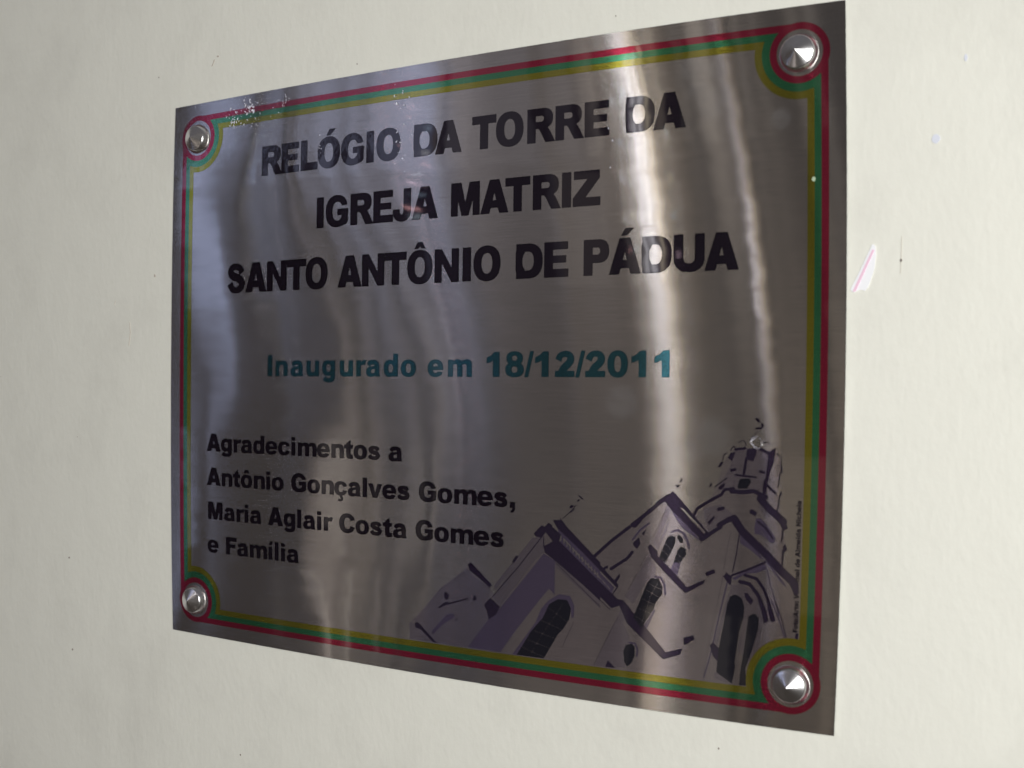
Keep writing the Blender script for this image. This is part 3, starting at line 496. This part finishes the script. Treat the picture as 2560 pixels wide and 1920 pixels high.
# church drawing, printed in four inks
ART = {'wash':[[0,2382,381,2412,384,2606,613,2827,776,2859,736,2680,565,2503,369,2473,347],[0,2355,352,2405,345,2571,235,2359,237],[0,2397,376,2607,488,2680,558,2852,736,3008,659,2982,504,3080,479,2842,241,2586,234,2428,348],[0,3023,600,3345,1022,3404,1050,3406,927,3347,875,3083,540],[0,3036,680,3325,1021,3345,1016,3050,645],[0,3479,892,3813,661,3814,604,3480,851],[0,4148,948,4185,900,4186,839,4127,806,4033,651,4021,672],[0,4278,1228,4251,1122,4197,1002,4182,1017,4239,1137],[0,4158,1038,4254,1292,4278,1250,4182,1023],[0,3983,691,4147,992,4154,948,4027,673],[0,3954,628,3937,569,3781,238,3856,236,3975,527,3986,557],[0,3975,527,4020,446,4008,399,3978,361,3980,298,4000,248,3925,239,3868,278,3927,419],[0,4576,285,4593,293,4687,235,4589,248],[0,4663,800,4708,820,4842,788,4874,662,4853,455,4790,338,4777,392,4719,440,4752,640,4724,745,4670,773,4624,594,4594,459,4570,479],[0,4830,1369,4875,1329,4933,1257,4877,1236,4828,1293],[0,4755,1565,4786,1562,4779,1481,4739,1488],[0,4571,1386,4649,1540,4656,1616,4736,1644,4824,1647,4886,1615,4863,1455,4843,1395,4661,1399],[0,4666,827,4733,841,4801,808,4857,727,4895,623,4827,677,4802,787,4748,799,4668,775],[0,4482,1273,4591,1305,4673,1249,4594,1184,4486,1100,4513,1141]],
'shade':[[0,2541,311,2659,438,2696,454,2725,451,2725,420,2696,411,2630,365,2549,286],[0,3406,921,3489,881,3489,659,3449,696,3371,605,3212,403,3090,236,2835,237,2983,431,3086,534],[0,3180,232,3353,467,3392,560,3444,619,3522,668,3600,664,3633,603,3628,526,3612,525,3604,600,3568,634,3509,631,3451,590,3406,496,3327,398,3214,233],[0,3505,1089,3810,853,3811,770,3523,1012],[0,3522,1066,3908,747,3884,693,3523,991],[0,4272,1266,4379,1179,4474,1076,4421,1105,4350,1150,4290,1228],[0,4272,1101,4286,1129,4327,1143,4371,1121,4396,1071,4406,1039,4397,1019,4378,1070,4351,1114,4316,1126,4287,1118],[0,4283,892,4300,937,4347,938,4328,857],[13,4028,1056,4078,1121,4134,1163],[0,4101,509,4179,636,4188,629,4128,495],[14,4180,838,4219,836,4244,796,4251,735],[13,4017,410,4057,408,4075,372,4071,332],[8,4645,842,4600,636,4550,388,4514,250],[0,4812,1232,4838,1237,4878,1202,4932,1129,4931,1104,4907,1093,4880,1117,4845,1140,4805,1142,4804,1180],[0,4717,1132,4789,1077,4871,993,4840,1004,4777,1051,4718,1081],[0,4674,871,4775,931,4871,972,4881,939,4825,913,4754,903,4693,859],[6,4880,964,4920,818,4968,673],[13,4884,982,4997,854],[8,4918,762,4965,659,5008,540]],
'line':[[0,2830,801,2855,818,3022,679,3001,659,2980,675,2902,728,2845,759],[0,2401,357,2428,361,2586,234,2556,234,2451,312,2405,320],[11,2666,513,2832,569],[0,2640,592,2658,597,2686,575,2666,538,2644,555],[0,2589,480,2651,527,2680,534,2666,510,2607,479],[0,2872,572,2882,601,2900,587,2900,563,2875,560],[0,2729,408,2743,425,2754,420,2743,404],[0,3331,1045,3387,1104,3410,1094,3436,1122,3469,1107,3424,1063,3385,1022,3345,1028],[0,2981,565,3009,593,3083,540,3052,482,2997,445,2982,504,2960,539],[6,3023,600,3213,811,3404,1044],[0,3169,848,3202,893,3220,887,3187,841],[0,3436,1116,3476,1090,3529,1053,3516,1011,3811,770,3813,661,3472,892,3413,928,3405,968,3471,1005,3411,1068],[4,3492,870,3814,615],[6,3405,1027,3405,962],[0,3469,1142,3534,1146,3567,1108,3809,896,3810,853,3502,1092],[9,3654,1307,3679,1288],[0,3638,1269,3647,1284,3661,1282,3650,1269],[0,3584,1232,3603,1247,3622,1240,3597,1221],[5,3540,1154,3591,1201,3635,1246],[5,3597,1198,3626,1223],[0,3520,1159,3566,1104,3593,1077,3939,764,3920,751,3521,1089],[0,3523,991,3562,968,3934,675,3971,673,4028,617,4004,608,3966,644,3892,614,3524,915],[8,3933,755,3888,691],[4,3525,869,3886,602],[21,3764,929,3878,1034,4005,1133],[25,4023,1148,4083,1194,4177,1272],[31,4191,1289,4259,1336],[0,3996,1133,4053,1186,4088,1210,4086,1172,4045,1130],[0,4256,1336,4284,1371,4335,1324,4518,1133,4507,1106,4485,1088,4475,1065,4456,1102,4272,1260,4236,1302],[9,4338,1447,4344,1433],[9,4330,1427,4336,1430],[9,4307,1402,4327,1405],[9,4316,1394,4322,1402],[5,4141,1278,4153,1292],[7,4124,1246,4136,1253],[19,4482,1093,4524,1126,4586,1162],[30,4585,1181,4635,1211,4680,1230],[0,4128,1019,4146,1037,4195,996,4195,968,4292,887,4388,795,4380,751,4365,766,4269,846,4154,954],[0,4385,790,4505,849,4497,821,4383,754],[0,4504,890,4558,916,4570,893,4513,867],[0,4087,1099,4117,1127,4100,1084],[0,4031,1040,4070,1073,4080,1032,4056,999,4031,1023],[20,3884,862,3991,935,4026,978],[0,3831,866,3862,885,3862,865,3838,852],[0,3907,792,3943,838,3947,819,3923,779],[3,3980,697,4059,845,4123,974],[3,4152,1054,4254,1281],[0,3935,655,3965,669,4034,607,4134,510,4257,382,4266,335,4244,332,4080,464,3999,530,3961,606],[0,4260,377,4372,415,4358,374,4253,331],[0,4373,480,4440,503,4449,477,4383,433],[3,3937,569,3865,423,3774,234],[3,3547,321,3628,496],[0,3856,236,3874,279,3928,236],[0,4751,786,4770,793,4810,748,4794,719,4766,749],[0,4545,454,4570,473,4606,438,4603,355,4567,390],[3,4621,894,4561,588,4508,249],[19,4428,1236,4443,1270,4518,1319,4594,1362,4616,1393,4670,1402],[26,4657,1385,4724,1383,4794,1393,4870,1363],[12,4679,1483,4806,1474],[16,4676,1632,4736,1641],[19,4829,1639,4890,1613],[0,4749,1636,4798,1644,4809,1621,4788,1566,4757,1573,4743,1602],[17,4746,1585,4732,1494],[0,4630,1581,4647,1612,4679,1617,4657,1563],[0,4877,1623,4907,1616,4917,1579,4888,1498,4881,1452,4863,1455],[0,4885,1632,4924,1650,4917,1600],[6,4929,1617,4956,1593,4959,1526],[13,4959,1538,4962,1509],[7,4951,1509,4942,1419],[5,4933,1548,4959,1548],[0,4645,1518,4683,1524,4685,1509,4650,1497],[0,4825,1519,4864,1510,4860,1493,4823,1504],[0,4570,1528,4590,1559,4606,1555,4582,1520],[6,4599,1568,4607,1602,4625,1609],[6,4647,1625,4665,1651,4676,1642],[0,4516,1405,4529,1432,4536,1419,4523,1399],[7,4553,1407,4628,1462],[0,4571,1404,4615,1436,4616,1414,4589,1387],[25,4865,1455,4858,1379],[15,4877,1430,4924,1386],[0,4952,1383,4962,1409,4966,1376,4948,1364],[7,4952,1375,4939,1274],[0,4792,1814,4807,1823,4825,1802,4815,1790],[0,4826,1786,4839,1790,4854,1770,4837,1763],[12,4802,1758,4833,1760],[5,4695,1671,4711,1685,4728,1686,4741,1670,4736,1653],[7,4850,1677,4871,1682,4887,1670],[4,4813,1743,4783,1713,4762,1687],[3,4675,1468,4668,1404],[4,4512,1369,4526,1361],[0,4569,1282,4614,1295,4619,1276,4572,1261],[0,4512,1197,4556,1238,4557,1221,4521,1176],[0,4773,1280,4784,1289,4819,1270,4809,1246,4771,1263],[24,4487,1091,4541,1134,4594,1169],[27,4598,1185,4638,1217,4674,1232],[49,4678,1224,4729,1154,4807,1087,4883,1024,4973,937,5044,879],[44,4835,1351,4898,1287,4978,1224],[0,4956,1240,4981,1250,5007,1184,4979,1174,4961,1198],[9,4979,1182,4968,1108],[13,4825,1215,4870,1184,4915,1124],[7,4712,1132,4697,1011,4676,906],[3,4660,1150,4634,1015,4621,919],[0,4977,1081,4994,1097,5006,1062,4985,1044],[10,4980,1056,4977,955],[6,4948,1349,4937,1281],[14,4674,888,4775,931,4876,981],[0,4620,875,4637,902,4674,879,4667,823,4639,851],[19,4754,895,4826,879,4871,823,4909,732,4939,645],[23,4724,853,4782,845,4837,785,4880,695,4895,640],[0,5017,894,5043,905,5078,874,5081,811,5059,796,5027,857],[7,4946,748,4982,660,5015,551],[0,4836,754,4860,692,4879,613,4895,631,4876,715,4858,756],[0,4897,749,4932,682,4934,624,4917,638,4892,716],[0,5071,578,5087,580,5086,543,5067,538]],
'glass':[[0,3214,233,3320,403,3406,502,3451,596,3516,635,3581,635,3608,583,3596,511,3552,441,3519,408,3417,235],[0,4204,960,4252,1077,4278,1101,4308,1092,4309,1054,4275,980,4247,928],[0,4300,937,4324,1011,4347,1037,4377,1026,4380,988,4361,959,4344,935],[0,4319,1104,4340,1105,4361,1079,4358,1060,4341,1059,4323,1082],[0,4041,574,4133,803,4156,828,4204,829,4232,778,4230,734,4190,679,4179,639,4097,512],[0,3979,355,3996,392,4033,405,4055,387,4056,330,4036,282,4006,255,3986,287],[0,4667,762,4698,776,4737,757,4756,705,4752,640,4727,550,4705,362,4711,340,4692,236,4663,252,4593,293,4601,427,4630,595,4649,717],[0,4782,653,4818,673,4846,649,4846,584,4814,461,4773,337,4783,233,4738,230,4741,305,4763,467],[0,4696,1422,4709,1461,4766,1466,4778,1451,4754,1406,4697,1403]],
'gap':[[3,3309,233,3401,389,3485,511,3549,606],[3,3458,567,3524,527,3583,492],[3,3393,483,3552,436],[3,3340,411,3513,372],[3,3294,346,3475,302],[3,3247,292,3423,242],[8,3528,1044,3528,1016],[8,3550,1026,3551,998],[8,3573,1008,3573,980],[8,3595,990,3595,962],[8,3617,972,3618,944],[8,3639,954,3640,927],[8,3661,936,3662,909],[8,3683,919,3684,891],[8,3705,901,3706,873],[8,3727,883,3728,855],[8,3749,865,3749,838],[8,3771,848,3771,820],[8,3792,830,3793,802],[8,3548,1027,3568,1009],[8,3580,1000,3599,981],[8,3611,972,3631,953],[8,3642,944,3662,926],[8,3673,917,3693,898],[8,3704,890,3724,871],[8,3735,862,3755,844],[8,3766,835,3786,817],[8,3797,808,3816,789],[8,3828,781,3847,762],[8,3858,754,3877,735],[0,4336,1272,4352,1270,4502,1134,4491,1124],[3,4213,964,4249,939],[3,4230,1004,4266,973],[3,4247,1044,4283,1013],[3,4308,960,4350,936],[3,4319,994,4361,964],[3,4291,926,4333,890],[3,4097,540,4159,727,4199,803],[3,4122,752,4219,710],[3,4099,693,4190,662],[3,4076,634,4162,603],[3,4053,581,4133,544],[3,4139,792,4230,761],[4,4844,1161,4871,1133,4890,1092]],
'body':[[0,2355,346,2606,601,2838,777,3008,659,3044,602,3345,1022,3411,1068,3510,1005,3811,765,3822,221,2359,237],[0,3523,979,3884,693,3764,923,4005,1128,4259,1336,4474,1082,4663,1218,4841,1069,4852,685,3530,553],[0,3524,889,4843,991,4868,672,4805,230,3535,225],[0,4428,1235,4609,1323,4831,1334,4974,1212,4994,1082,4973,946,5079,853,5086,642,4351,569,4340,1011,4487,1082],[0,4536,1350,4570,1429,4604,1555,4665,1625,4829,1639,4925,1625,4961,1551,4939,1383,4964,1258,4451,1229],[0,4464,720,5070,775,5078,531,5019,536,4871,379,4831,238,4420,214]]}
def art_field(names, X, Y, step):
    F = np.full(X.shape, 1.0)
    for nme in names:
        for p in ART[nme]:
            w_, P = p[0]/1e4, np.array(p[1:], float).reshape(-1, 2)/1e4
            m = w_+.0015
            i0, i1 = np.searchsorted(X[0], [P[:, 0].min()-m, P[:, 0].max()+m]); j0, j1 = np.searchsorted(Y[:, 0], [P[:, 1].min()-m, P[:, 1].max()+m])
            if i1 <= i0 or j1 <= j0: continue
            xs, ys = X[j0:j1, i0:i1], Y[j0:j1, i0:i1]
            d = poly_sd(P, xs, ys) if p[0] == 0 else line_sd(P, w_, xs, ys)
            F[j0:j1, i0:i1] = np.minimum(F[j0:j1, i0:i1], d)
    return F
ax = np.arange(.185, .5115, .00036); ay = np.arange(.0225, .206, .00036); X, Y = np.meshgrid(ax, ay)
ins2 = np.minimum(np.minimum(X, W-X), np.minimum(Y, H-Y)); cd2 = np.hypot(X-W+CX, Y-CY)
clip = -np.minimum(ins2-IN-.0126, cd2-.0272)
Fd = {n_: art_field([n_], X, Y, 0) for n_ in ART}
gap = Fd['gap']
def art(name, fld, mat, parent, lift):
    b = Build(); b.add(np.maximum(fld, clip), ax, ay); return b.make(name, mat, parent, lift)
ill = art('church_drawing', np.minimum(Fd['body'], Fd['wash']), M_BODY, plaque, 0.00002)
ill['label'] = 'violet ink drawing of a church with tower in the lower right corner'
art('pale_walls', np.maximum(Fd['wash'], -gap), M_WASH, ill, 0.00005)
art('shaded_walls', np.maximum(Fd['shade'], -gap), M_SHADE, ill, 0.00008)
art('roof_outlines', np.maximum(Fd['line'], -gap*1), M_LINE, ill, 0.00012)
for w_i, pg in enumerate(ART['glass']):
    ART['one'] = [pg]; art('window', np.maximum(art_field(['one'], X, Y, 0), -gap), M_GLASS, ill, 0.00015)

# ------------------------------------------------------------------ conical screw caps
M_CHROME, nt, p = plain('polished_chrome', (0.86, 0.86, 0.89), 0.23, 1.0)
tc = N(nt, 'ShaderNodeTexCoord'); nn = N(nt, 'ShaderNodeTexNoise'); nn.inputs['Scale'].default_value = 90; nt.links.new(tc.outputs['Object'], nn.inputs['Vector'])
bb = N(nt, 'ShaderNodeBump'); bb.inputs['Distance'].default_value = 0.00025; bb.inputs['Strength'].default_value = 1; nt.links.new(nn.outputs[0], bb.inputs['Height']); nt.links.new(bb.outputs[0], p.inputs['Normal'])
def lathe(name, prof, mat, parent, seg=64):
    V = [(r*math.cos(2*math.pi*s/seg), -z, r*math.sin(2*math.pi*s/seg)) for r, z in prof for s in range(seg)]; n = len(prof)
    F = [(a*seg+s, a*seg+(s+1) % seg, (a+1)*seg+(s+1) % seg, (a+1)*seg+s) for a in range(n-1) for s in range(seg)]
    o = mesh_obj(name, V, F, mat, parent)
    me = o.data; me.polygons.foreach_set('use_smooth', [True]*len(me.polygons))
    ok = {i for i, (a, b) in enumerate(zip(prof, prof[1:]))}
    return o
def cap(u, v, rot):
    P = sheet(np.array([u]), np.array([v]))[0]
    o = lathe('screw_cap', [(.0114, -.0004), (.0115, .0003), (.0112, .0010), (.0106, .0022), (.0099, .0036), (.0096, .0040)], M_CHROME, plaque)
    o.location = P; o.rotation_euler = (0, rot, 0)
    c = lathe('cone_top', [(.0096, .0040), (.0094, .0043), (.0091, .00445)]+[(.0089*(1-t), .0045+.0043*t) for t in (.12, .3, .5, .7, .86, .96, .995)], M_CHROME, o)
    return o

for u, v, r in ((CX-.0006, H-CY-.0006, .4), (W-CX-.0004, H-CY-.0003, 1.9), (W-CX, CY-.0003, 3.3), (CX-.0012, CY, 5.0)):
    cap(u, v, r)

# small flaws: a chip of pale paint on the stripes, a torn blister in the film over the drawing
M_CHIP = plain('pale_green_chip', (0.40, 0.50, 0.36), .6)[0]
P_ = sheet(np.array([.5130, .4806]), np.array([.3183, .1676]))
fleck('paint_chip', blob(P_[0][0], P_[0][2], .0011, .0014, 8), M_CHIP, P_[0][1]-.0004, plaque, jit=.15)
M_FILM_GLINT = plain('film_and_glint', (0.62, 0.62, 0.72), .12, 0.0, 1.0)[0]  # gloss of the film blister, and pale colour for the painted glare slivers
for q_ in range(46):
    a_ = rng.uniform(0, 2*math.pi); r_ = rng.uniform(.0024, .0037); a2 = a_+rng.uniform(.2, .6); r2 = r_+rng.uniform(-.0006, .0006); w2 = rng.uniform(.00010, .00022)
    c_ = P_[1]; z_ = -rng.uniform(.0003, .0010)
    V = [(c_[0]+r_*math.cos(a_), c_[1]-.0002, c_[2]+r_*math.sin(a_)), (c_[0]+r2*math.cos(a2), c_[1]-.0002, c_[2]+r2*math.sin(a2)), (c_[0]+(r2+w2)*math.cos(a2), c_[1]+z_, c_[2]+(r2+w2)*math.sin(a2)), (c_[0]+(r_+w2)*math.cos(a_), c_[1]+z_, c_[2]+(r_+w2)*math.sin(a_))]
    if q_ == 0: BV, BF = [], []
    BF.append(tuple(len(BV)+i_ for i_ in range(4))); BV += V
mesh_obj('film_blister', BV, BF, M_FILM_GLINT, plaque)['kind'] = 'stuff'
# pale slivers painting in the film's glare along the upper edge and below it
def glint_slivers(name, spots, seed):
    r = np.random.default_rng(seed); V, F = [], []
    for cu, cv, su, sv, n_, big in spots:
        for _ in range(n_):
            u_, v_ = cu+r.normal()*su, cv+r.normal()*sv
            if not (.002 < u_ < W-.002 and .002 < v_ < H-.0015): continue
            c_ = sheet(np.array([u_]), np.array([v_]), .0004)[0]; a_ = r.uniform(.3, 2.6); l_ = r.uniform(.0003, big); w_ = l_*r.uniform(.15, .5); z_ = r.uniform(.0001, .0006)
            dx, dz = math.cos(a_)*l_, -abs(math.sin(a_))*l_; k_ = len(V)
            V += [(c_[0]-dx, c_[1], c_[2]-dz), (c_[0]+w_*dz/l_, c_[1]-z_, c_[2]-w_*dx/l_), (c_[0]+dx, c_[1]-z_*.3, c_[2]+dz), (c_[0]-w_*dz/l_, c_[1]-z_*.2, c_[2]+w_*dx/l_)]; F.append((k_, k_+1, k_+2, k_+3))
    return mesh_obj(name, V, F, M_FILM_GLINT, plaque)
glint_slivers('glare_slivers', [(.066, .404, .004, .0045, 26, .0016), (.083, .410, .004, .0030, 34, .0018), (.077, .399, .009, .004, 16, .0009), (.118, .409, .002, .003, 12, .0012), (.104, .398, .006, .008, 10, .0007), (.152, .378, .0018, .009, 8, .0008),
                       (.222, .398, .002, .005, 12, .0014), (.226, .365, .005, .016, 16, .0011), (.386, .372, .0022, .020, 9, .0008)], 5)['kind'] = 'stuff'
